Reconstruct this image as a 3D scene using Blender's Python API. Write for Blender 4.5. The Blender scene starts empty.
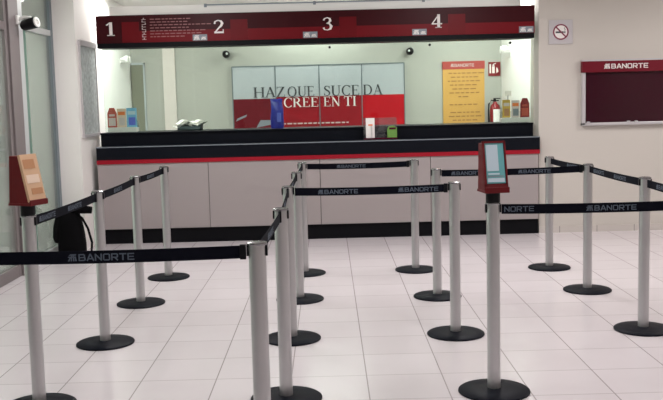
import bpy, bmesh, math, random
from mathutils import Matrix, Vector
random.seed(7)
PI = math.pi
S = bpy.context.scene
C = S.collection

# ------------------------------------------------------------------ camera
F_PX, PITCH, ROLL, YAW, CAM_H = 913.7, 0.10753, -0.025, 0.002457, 1.4574
cd = bpy.data.cameras.new('camera')
cam = bpy.data.objects.new('camera', cd)
C.objects.link(cam)
cd.sensor_width = 36.0
cd.sensor_fit = 'HORIZONTAL'
cd.lens = F_PX / 663 * 36
fw = Vector((math.sin(YAW)*math.cos(PITCH), math.cos(YAW)*math.cos(PITCH), -math.sin(PITCH)))
ri = Vector((math.cos(YAW), -math.sin(YAW), 0))
up = ri.cross(fw)
r2 = ri*math.cos(ROLL) + up*math.sin(ROLL)
u2 = -ri*math.sin(ROLL) + up*math.cos(ROLL)
m = Matrix((r2, u2, -fw)).transposed().to_4x4()
m.translation = Vector((0, 0, CAM_H))
cam.matrix_world = m
S.camera = cam

# ------------------------------------------------------------------ world, lights, exposure
w = bpy.data.worlds.new('world')
S.world = w
w.use_nodes = True
w.node_tree.nodes['Background'].inputs[0].default_value = (0.8, 0.85, 0.9, 1)
w.node_tree.nodes['Background'].inputs[1].default_value = 0.3
S.view_settings.view_transform = 'Standard'
S.view_settings.look = 'None'
S.view_settings.gamma = 1
S.view_settings.use_curve_mapping = False
S.view_settings.exposure = -0.06
CEIL = 2.75

def area(name, loc, sx, sy, power, col, rot=(0, 0, 0)):
    l = bpy.data.lights.new(name, 'AREA')
    l.shape = 'RECTANGLE'
    l.size, l.size_y = sx, sy
    l.energy = power
    l.color = col
    o = bpy.data.objects.new(name, l)
    o.location = loc
    o.rotation_euler = rot
    C.objects.link(o)
    return o

LOBBY = (1.0, 0.955, 0.96)
LOBBY_SPOTS = [(x, y, k) for y, k in ((1.0, 22), (4.4, 28), (7.9, 44)) for x in (-1.4, 1.4, 4.2)]
for x, y, k in LOBBY_SPOTS:
    area('lobby_light', (x, y, CEIL-0.03), 0.56, 1.16, k, LOBBY)
BACK_SPOTS = [(-0.15, 11.95, 0.75), (1.9, 11.3, 0.9), (-1.95, 10.9, 0.45)]
for x, y, k in BACK_SPOTS:
    area('teller_light', (x, y, CEIL-0.03), 1.16, 0.26, 26*k, (0.98, 1.0, 0.97))
for x, y in ((-2.25, 10.45), (2.03, 10.45)):
    area('downlight_lamp', (x, y, CEIL-0.03), 0.16, 0.16, 30, (1.0, 0.98, 0.95))
area('vestibule_light', (-4.0, 6.5, CEIL-0.03), 0.6, 4.0, 270, (0.97, 1.0, 0.97))
area('vestibule_light', (-4.0, 10.5, CEIL-0.03), 0.6, 2.0, 170, (0.97, 1.0, 0.97))

area('soffit_fill', (-0.1, 9.82, 2.41), 4.2, 0.04, 3, (1.0, 0.98, 0.95), (math.radians(180), 0, 0))  # unseen fill light added behind the sign to brighten the soffit

# ------------------------------------------------------------------ materials
def srgb(c):
    return tuple((v/255/12.92 if v/255 <= 0.04045 else ((v/255+0.055)/1.055)**2.4) for v in c) + (1,)

def mat(name, col, rough=0.5, metal=0.0, spec=0.5, emit=None, es=1.0, var=0.0, vscale=8.0, bump=0.0, coat=0.0):
    m = bpy.data.materials.new(name)
    m.use_nodes = True
    nt = m.node_tree
    b = nt.nodes['Principled BSDF']
    col = srgb(col)
    b.inputs['Base Color'].default_value = col
    b.inputs['Roughness'].default_value = rough
    b.inputs['Metallic'].default_value = metal
    b.inputs['Specular IOR Level'].default_value = spec
    b.inputs['Coat Weight'].default_value = coat
    if emit:
        b.inputs['Emission Color'].default_value = srgb(emit)
        b.inputs['Emission Strength'].default_value = es
    if var or bump:
        tc = nt.nodes.new('ShaderNodeTexCoord')
        n = nt.nodes.new('ShaderNodeTexNoise')
        n.inputs['Scale'].default_value = vscale
        n.inputs['Detail'].default_value = 4
        nt.links.new(tc.outputs['Object'], n.inputs['Vector'])
        if var:
            mx = nt.nodes.new('ShaderNodeMix')
            mx.data_type = 'RGBA'
            mx.inputs[6].default_value = tuple(v*(1-var) for v in col[:3]) + (1,)
            mx.inputs[7].default_value = tuple(min(1, v*(1+var)) for v in col[:3]) + (1,)
            nt.links.new(n.outputs['Fac'], mx.inputs[0])
            nt.links.new(mx.outputs[2], b.inputs['Base Color'])
        if bump:
            bp = nt.nodes.new('ShaderNodeBump')
            bp.inputs['Strength'].default_value = bump
            bp.inputs['Distance'].default_value = 0.003
            nt.links.new(n.outputs['Fac'], bp.inputs['Height'])
            nt.links.new(bp.outputs['Normal'], b.inputs['Normal'])
    return m

def glass(name, tint, refl=0.08, haze=0.0, hazecol=(200, 215, 205)):
    m = bpy.data.materials.new(name)
    m.use_nodes = True
    nt = m.node_tree
    nt.nodes.clear()
    out = nt.nodes.new('ShaderNodeOutputMaterial')
    tr = nt.nodes.new('ShaderNodeBsdfTransparent')
    tr.inputs[0].default_value = srgb(tint)
    gl = nt.nodes.new('ShaderNodeBsdfGlossy')
    gl.inputs['Roughness'].default_value = 0.01
    lw = nt.nodes.new('ShaderNodeFresnel')
    lw.inputs[0].default_value = 1.45
    mt = nt.nodes.new('ShaderNodeMath')
    mt.operation = 'MULTIPLY'
    mt.inputs[1].default_value = refl/0.034
    mt.use_clamp = True
    mx = nt.nodes.new('ShaderNodeMixShader')
    nt.links.new(lw.outputs[0], mt.inputs[0])
    nt.links.new(mt.outputs[0], mx.inputs[0])
    if haze:
        df = nt.nodes.new('ShaderNodeBsdfDiffuse')
        df.inputs[0].default_value = srgb(hazecol)
        m2 = nt.nodes.new('ShaderNodeMixShader')
        m2.inputs[0].default_value = haze
        nt.links.new(tr.outputs[0], m2.inputs[1])
        nt.links.new(df.outputs[0], m2.inputs[2])
        nt.links.new(m2.outputs[0], mx.inputs[1])
    else:
        nt.links.new(tr.outputs[0], mx.inputs[1])
    nt.links.new(gl.outputs[0], mx.inputs[2])
    nt.links.new(mx.outputs[0], out.inputs[0])
    return m

def floor_mat():
    m = mat('ceramic_tiles', (226, 216, 220), rough=0.22, spec=0.5)
    nt = m.node_tree
    b = nt.nodes['Principled BSDF']
    tc = nt.nodes.new('ShaderNodeTexCoord')
    sp = nt.nodes.new('ShaderNodeSeparateXYZ')
    nt.links.new(tc.outputs['Object'], sp.inputs[0])
    def mth(op, a, c=None, clamp=False):
        n = nt.nodes.new('ShaderNodeMath')
        n.operation = op
        n.use_clamp = clamp
        for i, v in enumerate((a, c)):
            if v is None:
                continue
            if isinstance(v, (int, float)):
                n.inputs[i].default_value = v
            else:
                nt.links.new(v, n.inputs[i])
        return n.outputs[0]
    def line(sock, off, wdt):
        u = mth('DIVIDE', mth('SUBTRACT', sock, off), 0.4)
        fr = mth('FRACT', mth('ADD', u, 100.5))
        d = mth('ABSOLUTE', mth('SUBTRACT', fr, 0.5))
        return mth('LESS_THAN', d, wdt/0.4/2), mth('FLOOR', mth('ADD', u, 100.0))
    lx, ix = line(sp.outputs['X'], 0.175, 0.0065)
    ly, iy = line(sp.outputs['Y'], 4.745, 0.008)
    ly = mth('MULTIPLY', ly, 0.6)
    ln = mth('MAXIMUM', lx, ly)
    cb = nt.nodes.new('ShaderNodeCombineXYZ')
    nt.links.new(ix, cb.inputs[0])
    nt.links.new(iy, cb.inputs[1])
    wn = nt.nodes.new('ShaderNodeTexWhiteNoise')
    nt.links.new(cb.outputs[0], wn.inputs['Vector'])
    ns = nt.nodes.new('ShaderNodeTexNoise')
    ns.inputs['Scale'].default_value = 5
    ns.inputs['Detail'].default_value = 5
    nt.links.new(tc.outputs['Object'], ns.inputs['Vector'])
    f = mth('ADD', mth('MULTIPLY', wn.outputs['Value'], 0.5), mth('MULTIPLY', ns.outputs['Fac'], 0.5))
    m1 = nt.nodes.new('ShaderNodeMix')
    m1.data_type = 'RGBA'
    m1.inputs[6].default_value = srgb((208, 200, 203))
    m1.inputs[7].default_value = srgb((219, 212, 215))
    nt.links.new(f, m1.inputs[0])
    m2 = nt.nodes.new('ShaderNodeMix')
    m2.data_type = 'RGBA'
    m2.inputs[7].default_value = srgb((160, 152, 152))
    nt.links.new(ln, m2.inputs[0])
    nt.links.new(m1.outputs[2], m2.inputs[6])
    nt.links.new(m2.outputs[2], b.inputs['Base Color'])
    return m

M = dict(
    floor=floor_mat(),
    wall=mat('warm_white_paint', (196, 190, 182), 0.7, var=0.015, vscale=2, bump=0.05),
    wallL=mat('white_paint', (232, 228, 224), 0.7, var=0.015, vscale=2, bump=0.05),
    wallB=mat('pale_green_paint', (174, 175, 167), 0.7, var=0.02, vscale=2, bump=0.05),
    wallI=mat('bright_white_paint', (240, 240, 236), 0.7, var=0.01, vscale=2),
    ceil=mat('ceiling_board', (225, 225, 220), 0.9, var=0.02, vscale=20),
    base=mat('baseboard_tile', (196, 189, 183), 0.3, var=0.02),
    grout=mat('grout', (150, 145, 140), 0.8),
    refl_strip=mat('pinkish_glass_reflection', (214, 206, 200), 0.6, var=0.01),  # tone of a reflection in the teller glass, given as a surface colour
    alu=mat('brushed_aluminium', (190, 189, 190), 0.32, metal=0.9, var=0.03, vscale=30),
    alud=mat('mauve_grey_aluminium', (122, 114, 114), 0.5, metal=0.1, var=0.03),
    alul=mat('pale_aluminium', (205, 208, 208), 0.4, metal=0.3, var=0.02),
    darkf=mat('dark_frame', (112, 122, 128), 0.45, metal=0.2, var=0.02),
    chrome=mat('chrome', (150, 150, 152), 0.2, metal=1.0, var=0.01),
    rubber=mat('black_base_plastic', (13, 16, 25), 0.5, spec=0.08, var=0.08, vscale=40),
    black=mat('black_plastic', (14, 14, 18), 0.4, spec=0.2, var=0.08, vscale=40),
    belt=mat('black_navy_webbing', (9, 11, 22), 0.8, spec=0.1, var=0.12, vscale=200, bump=0.2),
    beltink=mat('grey_belt_print', (84, 94, 108), 0.7, var=0.05),
    lam=mat('taupe_grey_laminate', (156, 147, 146), 0.5, var=0.02, vscale=3),
    seam=mat('joint_shadow_gap', (60, 56, 58), 0.7, var=0.02),
    blk=mat('black_laminate', (13, 16, 24), 0.4, spec=0.12, var=0.1, vscale=6),
    kick=mat('black_kickboard', (11, 11, 15), 0.5, spec=0.12, var=0.1, vscale=6),
    red=mat('red_band_laminate', (150, 18, 36), 0.5, spec=0.2, var=0.03),
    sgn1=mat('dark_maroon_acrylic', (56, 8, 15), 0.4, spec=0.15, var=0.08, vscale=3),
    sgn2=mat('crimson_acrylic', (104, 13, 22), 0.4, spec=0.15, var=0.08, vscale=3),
    sgn3=mat('bright_red_print', (98, 11, 19), 0.4, spec=0.15, var=0.05, vscale=3),
    white=mat('white_letters', (236, 232, 228), 0.5, var=0.01),
    offw=mat('off_white_print', (205, 190, 188), 0.5, var=0.02),
    pinkp=mat('small_sign_print', (150, 96, 98), 0.5, var=0.03),
    dgrey=mat('dark_grey_letters', (74, 78, 82), 0.5, var=0.02),
    pan=mat('white_gloss_panel', (178, 185, 189), 0.4, var=0.01),
    panr=mat('red_gloss_panel', (184, 18, 32), 0.4, spec=0.2, var=0.05, vscale=3),
    panm=mat('deep_red_gloss_panel', (146, 22, 34), 0.4, spec=0.2, var=0.08, vscale=3),
    pand=mat('dark_red_photo_print', (104, 20, 32), 0.4, spec=0.2, var=0.2, vscale=4),
    yel=mat('golden_yellow_poster', (204, 158, 80), 0.5, var=0.06, vscale=5),
    yelh=mat('poster_header_red', (168, 62, 56), 0.5, var=0.03),
    brown=mat('brown_poster_text', (158, 116, 60), 0.6, var=0.03),
    mar=mat('maroon_notice_felt', (74, 10, 36), 0.8, spec=0.1, var=0.08, vscale=3),
    marh=mat('maroon_header', (104, 12, 30), 0.45, spec=0.2, var=0.05),
    rednp=mat('sign_red', (124, 40, 66), 0.4, var=0.03),
    satin=mat('satin_metal_plate', (192, 188, 190), 0.4, metal=0.3, var=0.02),
    hold=mat('red_holder_metal', (98, 14, 20), 0.45, spec=0.25, var=0.08, vscale=10),
    tan=mat('tan_leaflet_paper', (204, 166, 132), 0.6, var=0.08, vscale=12),
    tan2=mat('cream_leaflet_patch', (225, 200, 178), 0.6, var=0.05),
    tan3=mat('brown_leaflet_patch', (180, 128, 88), 0.6, var=0.05),
    teal=mat('teal_leaflet_print', (98, 168, 172), 0.4, var=0.06),
    lblue=mat('pale_blue_leaflet_print', (190, 208, 218), 0.4, var=0.02),
    grey=mat('grey_print', (128, 136, 144), 0.5, var=0.03),
    bag=mat('black_bag_fabric', (8, 7, 9), 0.9, spec=0.1, var=0.2, vscale=30, bump=0.4),
    blue=mat('blue_patterned_film', (36, 44, 160), 0.3, var=0.6, vscale=40),
    blue2=mat('light_blue_print', (96, 110, 210), 0.4, var=0.1),
    green=mat('green_leaflet_print', (104, 150, 66), 0.5, var=0.2, vscale=60),
    orange=mat('orange_print', (226, 120, 60), 0.5, var=0.1),
    brick=mat('brick_red_print', (178, 78, 62), 0.5, var=0.1),
    skyb=mat('light_blue_print_paper', (120, 180, 214), 0.5, var=0.1, vscale=30),
    gold=mat('gold_print', (206, 168, 70), 0.5, var=0.1),
    papd=mat('dark_teal_tray', (88, 100, 106), 0.4, var=0.1),
    doorg=mat('grey_green_door', (122, 124, 108), 0.6, var=0.03),
    pgrey=mat('grey_poster_photo', (158, 164, 164), 0.5, var=0.8, vscale=22),
    extr=mat('extinguisher_red', (128, 20, 28), 0.3, var=0.05),
    lamp=mat('lamp_diffuser', (255, 250, 244), 0.5, emit=(255, 250, 240), es=3.0),
    emerg=mat('white_lamp_plastic', (236, 236, 232), 0.4, var=0.01),
    lens=mat('camera_lens_black', (10, 10, 12), 0.1, var=0.05),
    vest=mat('vestibule_wall_paint', (205, 210, 203), 0.8, var=0.03, vscale=1),
    glass=glass('clear_teller_glass', (246, 252, 248), 0.02),
    gglass=glass('green_tinted_glass', (222, 230, 224), 0.03, haze=0.30, hazecol=(200, 204, 198)),
    gedge=mat('green_glass_edge', (96, 130, 116), 0.3, var=0.03),
    acry=glass('clear_acrylic', (235, 240, 240), 0.08, haze=0.06, hazecol=(220, 220, 225)),
)

# ------------------------------------------------------------------ mesh helpers
def link(name, bm, mt, parent=None, smooth=False, bevel=0.0, seg=2):
    me = bpy.data.meshes.new(name)
    bmesh.ops.recalc_face_normals(bm, faces=bm.faces[:])
    bm.to_mesh(me)
    bm.free()
    for mm in (mt if isinstance(mt, (list, tuple)) else [mt]):
        me.materials.append(mm)
    if smooth:
        for p in me.polygons:
            p.use_smooth = True
    o = bpy.data.objects.new(name, me)
    C.objects.link(o)
    if parent:
        o.parent = parent
    if bevel:
        b = o.modifiers.new('bevel', 'BEVEL')
        b.width = bevel
        b.segments = seg
        b.limit_method = 'ANGLE'
    if smooth:
        try:
            e = o.modifiers.new('split', 'EDGE_SPLIT')
            e.split_angle = math.radians(40)
        except Exception:
            pass
    return o

def box(bm, x0, x1, y0, y1, z0, z1, mi=0):
    vs = [bm.verts.new(p) for p in ((x0, y0, z0), (x1, y0, z0), (x1, y1, z0), (x0, y1, z0), (x0, y0, z1), (x1, y0, z1), (x1, y1, z1), (x0, y1, z1))]
    for f in ((0, 3, 2, 1), (4, 5, 6, 7), (0, 1, 5, 4), (1, 2, 6, 5), (2, 3, 7, 6), (3, 0, 4, 7)):
        fc = bm.faces.new([vs[i] for i in f])
        fc.material_index = mi
    return vs

def B(*boxes):
    bm = bmesh.new()
    for b in boxes:
        box(bm, *b)
    return bm

def lathe(bm, prof, n=32, c=(0, 0, 0), axis='Z', mi=0):
    rings = []
    for r, z in prof:
        ring = []
        for i in range(n):
            a = 2*PI*i/n
            p = (r*math.cos(a), r*math.sin(a), z)
            if axis == 'X':
                p = (z, p[0], p[1])
            elif axis == 'Y':
                p = (p[0], z, p[1])
            ring.append(bm.verts.new((p[0]+c[0], p[1]+c[1], p[2]+c[2])))
        rings.append(ring)
    for a, b in zip(rings, rings[1:]):
        for i in range(n):
            f = bm.faces.new((a[i], a[(i+1) % n], b[(i+1) % n], b[i]))
            f.material_index = mi
    for r_, k in ((rings[0], 0), (rings[-1], 1)):
        f = bm.faces.new(r_)
        f.material_index = mi
    return bm

def tube(bm, pts, r, n=10):
    pts = [Vector(p) for p in pts]
    rings = []
    for i, p in enumerate(pts):
        t = (pts[min(i+1, len(pts)-1)] - pts[max(i-1, 0)]).normalized()
        a = Vector((0, 0, 1)) if abs(t.z) < 0.9 else Vector((1, 0, 0))
        u = t.cross(a).normalized()
        v = t.cross(u)
        rr = r[i] if isinstance(r, (list, tuple)) else r
        rings.append([bm.verts.new(p + u*rr*math.cos(2*PI*k/n) + v*rr*math.sin(2*PI*k/n)) for k in range(n)])
    for a, b in zip(rings, rings[1:]):
        for k in range(n):
            bm.faces.new((a[k], a[(k+1) % n], b[(k+1) % n], b[k]))
    bm.faces.new(rings[0])
    bm.faces.new(rings[-1])
    return bm

def prism(bm, poly, O, U, V, d, mi=0):
    """extrude polygon given in (u,v) on plane O+uU+vV by thickness d along UxV"""
    O, U, V = Vector(O), Vector(U), Vector(V)
    N = U.cross(V).normalized()*d
    a = [bm.verts.new(O+U*p[0]+V*p[1]) for p in poly]
    b = [bm.verts.new(O+U*p[0]+V*p[1]+N) for p in poly]
    n = len(poly)
    fs = [bm.faces.new(a), bm.faces.new(b)]
    for i in range(n):
        fs.append(bm.faces.new((a[i], a[(i+1) % n], b[(i+1) % n], b[i])))
    for f in fs:
        f.material_index = mi

def struct(name, bm, mt, parent=None, **k):
    o = link(name, bm, mt, parent, **k)
    if not parent:
        o['kind'] = 'structure'
    return o

def thing(name, label, cat, loc=(0, 0, 0), rz=0, group=None):
    o = bpy.data.objects.new(name, None)
    o.empty_display_size = 0.1
    C.objects.link(o)
    o.location = loc
    o.rotation_euler = (0, 0, rz)
    o['label'] = label
    o['category'] = cat
    if group:
        o['group'] = group
    return o

def tag(o, label, cat, group=None):
    o['label'] = label
    o['category'] = cat
    if group:
        o['group'] = group
    return o

# ------------------------------------------------------------------ lettering
def R4(x0, y0, x1, y1):
    return [(x0, y0), (x1, y0), (x1, y1), (x0, y1)]

def stroke(pts, ws):
    out = []
    n = len(pts)
    L, Rr = [], []
    for i in range(n):
        a = Vector(pts[max(i-1, 0)])
        b = Vector(pts[min(i+1, n-1)])
        t = (b-a).normalized()
        nn = Vector((-t.y, t.x))
        w_ = ws[i] if isinstance(ws, (list, tuple)) else ws
        p = Vector(pts[i])
        L.append(tuple(p+nn*w_/2))
        Rr.append(tuple(p-nn*w_/2))
    for i in range(n-1):
        out.append([Rr[i], Rr[i+1], L[i+1], L[i]])
    return out

def arc(cx, cy, rx, ry, a0, a1, n=14):
    return [(cx+rx*math.cos(math.radians(a0+(a1-a0)*i/n)), cy+ry*math.sin(math.radians(a0+(a1-a0)*i/n))) for i in range(n+1)]

def ringw(pts, cx, rx, wmax, wmin):
    return [wmin+(wmax-wmin)*abs((p[0]-cx)/rx)**1.5 for p in pts]

def stem(x, w_=0.14, s=0.07):
    return [R4(x-w_/2, 0, x+w_/2, 1), R4(x-w_/2-s, 0, x+w_/2+s, 0.04), R4(x-w_/2-s, 0.96, x+w_/2+s, 1)]

def serif(x, y, hw=0.12):
    return [R4(x-hw, y, x+hw, y+0.04)]

T_ = 0.055
def bowl(cx, cy, rx, ry, a0, a1, wm=0.14):
    p = arc(cx, cy, rx-wm/2, ry-T_/2, a0, a1)
    return stroke(p, ringw(p, cx, rx-wm/2, wm, T_))

GL = {}
GL['H'] = (0.86, stem(0.15)+stem(0.71)+[R4(0.15, 0.48, 0.71, 0.48+T_)])
GL['A'] = (0.84, stroke([(0.12, 0.02), (0.42, 1)], T_)+stroke([(0.40, 1), (0.70, 0.02)], 0.14)+[R4(0.22, 0.32, 0.62, 0.32+T_)]+serif(0.12, 0)+serif(0.70, 0, 0.14))
GL['Z'] = (0.74, [R4(0.08, 0.95, 0.66, 1), R4(0.04, 0, 0.68, 0.05), R4(0.08, 0.78, 0.12, 1), R4(0.64, 0, 0.68, 0.24)]+stroke([(0.12, 0.03), (0.58, 0.97)], 0.14))
GL['Q'] = (0.94, bowl(0.45, 0.5, 0.42, 0.52, 0, 360)+stroke([(0.42, 0.06), (0.6, -0.1), (0.86, -0.22)], [0.1, 0.1, 0.04]))
GL['U'] = (0.86, [R4(0.1, 0.3, 0.24, 1), R4(0.02, 0.96, 0.32, 1), R4(0.66, 0.3, 0.72, 1), R4(0.58, 0.96, 0.82, 1)]+stroke([(0.17, 0.32), (0.2, 0.16), (0.3, 0.05), (0.44, 0.02), (0.58, 0.06), (0.66, 0.16), (0.69, 0.32)], [0.14, 0.13, 0.1, 0.07, 0.06, 0.06, 0.06]))
GL['E'] = (0.74, stem(0.17)+[R4(0.17, 0.95, 0.62, 1), R4(0.17, 0.49, 0.5, 0.54), R4(0.17, 0, 0.66, 0.05), R4(0.58, 0.8, 0.62, 1), R4(0.62, 0, 0.66, 0.22), R4(0.47, 0.4, 0.5, 0.62)])
sp_ = [(0.52, 0.78), (0.46, 0.92), (0.32, 0.97), (0.18, 0.92), (0.13, 0.78), (0.2, 0.64), (0.34, 0.54), (0.48, 0.43), (0.54, 0.27), (0.48, 0.1), (0.32, 0.03), (0.17, 0.08), (0.09, 0.24)]
GL['S'] = (0.64, stroke(sp_, [0.04, 0.05, 0.06, 0.09, 0.12, 0.14, 0.15, 0.14, 0.12, 0.09, 0.06, 0.05, 0.04])+[R4(0.5, 0.72, 0.54, 0.98), R4(0.07, 0.02, 0.11, 0.3)])
GL['C'] = (0.82, bowl(0.46, 0.5, 0.42, 0.52, 45, 318)+[R4(0.72, 0.7, 0.76, 0.98)])
GL['D'] = (0.88, stem(0.16)+bowl(0.36, 0.5, 0.44, 0.5, -90, 90)+[R4(0.16, 0.945, 0.38, 1), R4(0.16, 0, 0.38, 0.055)])
GL['R'] = (0.84, stem(0.16)+bowl(0.36, 0.74, 0.28, 0.26, -90, 90)+[R4(0.16, 0.945, 0.38, 1), R4(0.16, 0.48, 0.38, 0.535)]+stroke([(0.38, 0.5), (0.7, 0.02)], 0.14)+serif(0.74, 0, 0.09))
GL['N'] = (0.9, [R4(0.13, 0, 0.19, 1), R4(0.69, 0, 0.75, 1), R4(0.04, 0, 0.28, 0.04), R4(0.0, 0.96, 0.2, 1), R4(0.6, 0.96, 0.84, 1)]+stroke([(0.14, 0.98), (0.72, 0.02)], 0.14))
GL['T'] = (0.76, [R4(0.31, 0, 0.45, 1), R4(0.22, 0, 0.54, 0.04), R4(0.04, 0.95, 0.72, 1), R4(0.04, 0.76, 0.08, 1), R4(0.68, 0.76, 0.72, 1)])
GL['I'] = (0.34, stem(0.17))
GL['1'] = (0.5, [R4(0.2, 0, 0.36, 1), R4(0.08, 0, 0.48, 0.06)]+stroke([(0.06, 0.78), (0.24, 0.97)], 0.07))
GL['2'] = (0.62, stroke([(0.09, 0.7), (0.12, 0.88), (0.28, 0.96), (0.44, 0.9), (0.5, 0.74), (0.44, 0.56), (0.3, 0.38), (0.1, 0.06)], [0.1, 0.09, 0.07, 0.12, 0.15, 0.13, 0.09, 0.07])+[R4(0.06, 0, 0.56, 0.13), R4(0.52, 0, 0.57, 0.28)])
GL['3'] = (0.6, stroke([(0.08, 0.76), (0.14, 0.9), (0.28, 0.96), (0.42, 0.88), (0.44, 0.72), (0.36, 0.58), (0.22, 0.53)], [0.1, 0.08, 0.07, 0.11, 0.14, 0.1, 0.06])+stroke([(0.22, 0.55), (0.4, 0.5), (0.49, 0.32), (0.44, 0.12), (0.28, 0.04), (0.12, 0.08), (0.07, 0.22)], [0.06, 0.1, 0.16, 0.13, 0.07, 0.08, 0.11]))
GL['4'] = (0.62, [R4(0.34, 0, 0.49, 1), R4(0.24, 0, 0.58, 0.05), R4(0.04, 0.26, 0.6, 0.34)]+stroke([(0.07, 0.31), (0.42, 0.97)], 0.06))

def serif_text(bm, text, O, U, V, h, width, d=0.002):
    tot = sum(GL[c][0] for c in text)
    k = width/tot
    x = 0
    U, V = Vector(U), Vector(V)
    for c in text:
        for poly in GL[c][1]:
            prism(bm, [((x+p[0])*k, p[1]*h) for p in poly], O, U, V, d)
        x += GL[c][0]

# wide sans capitals for the bank's name, drawn as straight heavy strokes
def sans(c):
    t = 0.19
    if c == 'B':
        return [R4(0, 0, t, 1), R4(0, 0, .8, .17), R4(0, .42, .8, .58), R4(0, .83, .78, 1), R4(.74, .5, .93, .92), R4(.78, .08, .98, .5)]
    if c == 'A':
        return stroke([(0.06, 0), (0.5, 1)], t)+stroke([(0.5, 1), (0.98, 0)], t)+[R4(.22, .22, .8, .38)]
    if c == 'N':
        return [R4(0, 0, t, 1), R4(.8, 0, 1, 1)]+stroke([(0.1, .93), (.9, .07)], t)
    if c == 'O':
        return [R4(.12, 0, .88, .17), R4(.12, .83, .88, 1), R4(0, .1, t, .9), R4(.81, .1, 1, .9)]
    if c == 'R':
        return [R4(0, 0, t, 1), R4(0, .36, .85, .52), R4(0, .83, .85, 1), R4(.78, .42, .98, .92)]+stroke([(.5, .42), (.92, 0)], t)
    if c == 'T':
        return [R4(0, .82, 1, 1), R4(.4, 0, .6, 1)]
    return [R4(0, 0, t, 1), R4(0, 0, .95, .17), R4(0, .42, .88, .58), R4(0, .83, .95, 1)]

def emblem():
    # slanted emblem: swept top stroke over two pairs of legs
    return ([[(0.1, .80), (1.0, .80), (1.06, 1.0), (0.3, 1.0)], [(0.0, .52), (.98, .52), (1.02, .68), (.06, .68)]]
            + [[(0.0, 0), (.2, 0), (.42, .6), (.24, .6)], [(.34, .0), (.5, 0), (.56, .9), (.42, .9)], [(.62, .0), (.8, 0), (.76, .9), (.62, .9)], [(.9, 0), (1.1, 0), (.98, .6), (.82, .6)]])

def bank_name(bm, O, U, V, h, width, d=0.0006, mark=True, clip=None):
    n = len('BANORTE')
    adv = 1.14
    lead = 1.5 if mark else 0
    ok = lambda pp: clip is None or clip[0] <= O[0]+U[0]*pp[0] <= clip[1]
    k = width/(n*adv+lead)
    if mark:
        for poly in emblem():
            q = [(p[0]*k*1.15, p[1]*h) for p in poly]
            if all(ok(p) for p in q):
                prism(bm, q, O, U, V, d)
    for i, c in enumerate('BANORTE'):
        for poly in sans(c):
            q = [((lead+i*adv+p[0])*k, p[1]*h) for p in poly]
            if all(ok(p) for p in q):
                prism(bm, q, O, U, V, d)

# ------------------------------------------------------------------ structure
XL, XP, XR = -2.75, -2.5, 2.34
XI = -2.60       # storefront plane, poster wall plane, inner right wall
YW, YB = 9.70, 12.3                  # wall plane beside the counter, rear wall of the teller area
struct('floor', B((-5.2, 6.2, -2.0, 12.6, -0.1, 0.0)), M['floor'])
struct('ceiling', B((-5.2, 6.2, -2.0, 12.6, CEIL, CEIL+0.1)), M['ceil'])
struct('wall_back', B((XI-0.1, XR+0.1, YB, YB+0.12, 0, CEIL)), M['wallB'])
struct('wall_right', B((2.24, 6.1, YW, YW+0.1, 0, CEIL), (2.24, XR+0.1, YW+0.1, 10.1, 0, CEIL), (XR, XR+0.1, 10.1, YB, 0, CEIL, 1)), [M['wall'], M['wallI']])
struct('wall_side', B((6.0, 6.1, -1.9, YW, 0, CEIL)), M['wall'])
struct('wall_rear', B((-5.1, 6.1, -2.0, -1.9, 0, CEIL)), M['wall'])
struct('wall_left', B((XL, XP, 9.27, 9.40, 0, CEIL), (XI-0.1, XP, 9.40, 10.06, 0, CEIL), (XI-0.1, XI, 10.06, YB, 0, CEIL, 1)), [M['wallL'], M['wallI']])
struct('wall_vestibule', B((-5.2, -5.1, -2.0, 12.3, 0, CEIL), (-5.1, XI-0.1, 12.2, 12.3, 0, CEIL)), M['vest'])
struct('reflection_strip', B((-2.165, -2.005, YB-0.05, YB, 0, CEIL)), M['refl_strip'], bevel=0.004)  # glass reflection built as a raised pinkish strip on the rear wall
# baseboard of tiles with joints
bm = B((2.24, 6.0, YW-0.012, YW, 0, 0.07))
struct('baseboard_right', bm, M['base'])
bm = bmesh.new()
for i in range(9):
    x = 2.46+i*0.4
    box(bm, x-0.004, x+0.004, YW-0.0135, YW-0.011, 0, 0.07)
struct('trim_2', bm, M['grout'])
# soffit that carries the overhead sign
SF = B((-2.31, 2.11, 9.98, 10.25, 2.30, 2.525))
struct('trim_3', SF, M['wallI'], bevel=0.004)
struct('trim_4', B((-1.28, 2.11, 9.965, 9.98, 2.512, 2.525), (-1.29, -1.262, 9.96, 9.98, 2.495, 2.53), (-0.12, -0.092, 9.96, 9.98, 2.495, 2.53), (1.05, 1.078, 9.96, 9.98, 2.495, 2.53)), M['grey'])

# door at the left rear of the teller area
d = struct('door_2', B((-2.59, -2.43, YB-0.05, YB, 0, 2.0)), M['doorg'])
struct('door_frame', B((-2.428, -2.41, YB-0.055, YB, 0, 2.03), (-2.59, -2.41, YB-0.055, YB, 2.002, 2.03)), M['pan'], d)
struct('door_handle', lathe(bmesh.new(), [(0.0, 0), (0.02, 0.0), (0.02, 0.03), (0.0, 0.03)], 12, (-2.46, YB-0.085, 1.0), 'Y'), M['chrome'], d)

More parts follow.
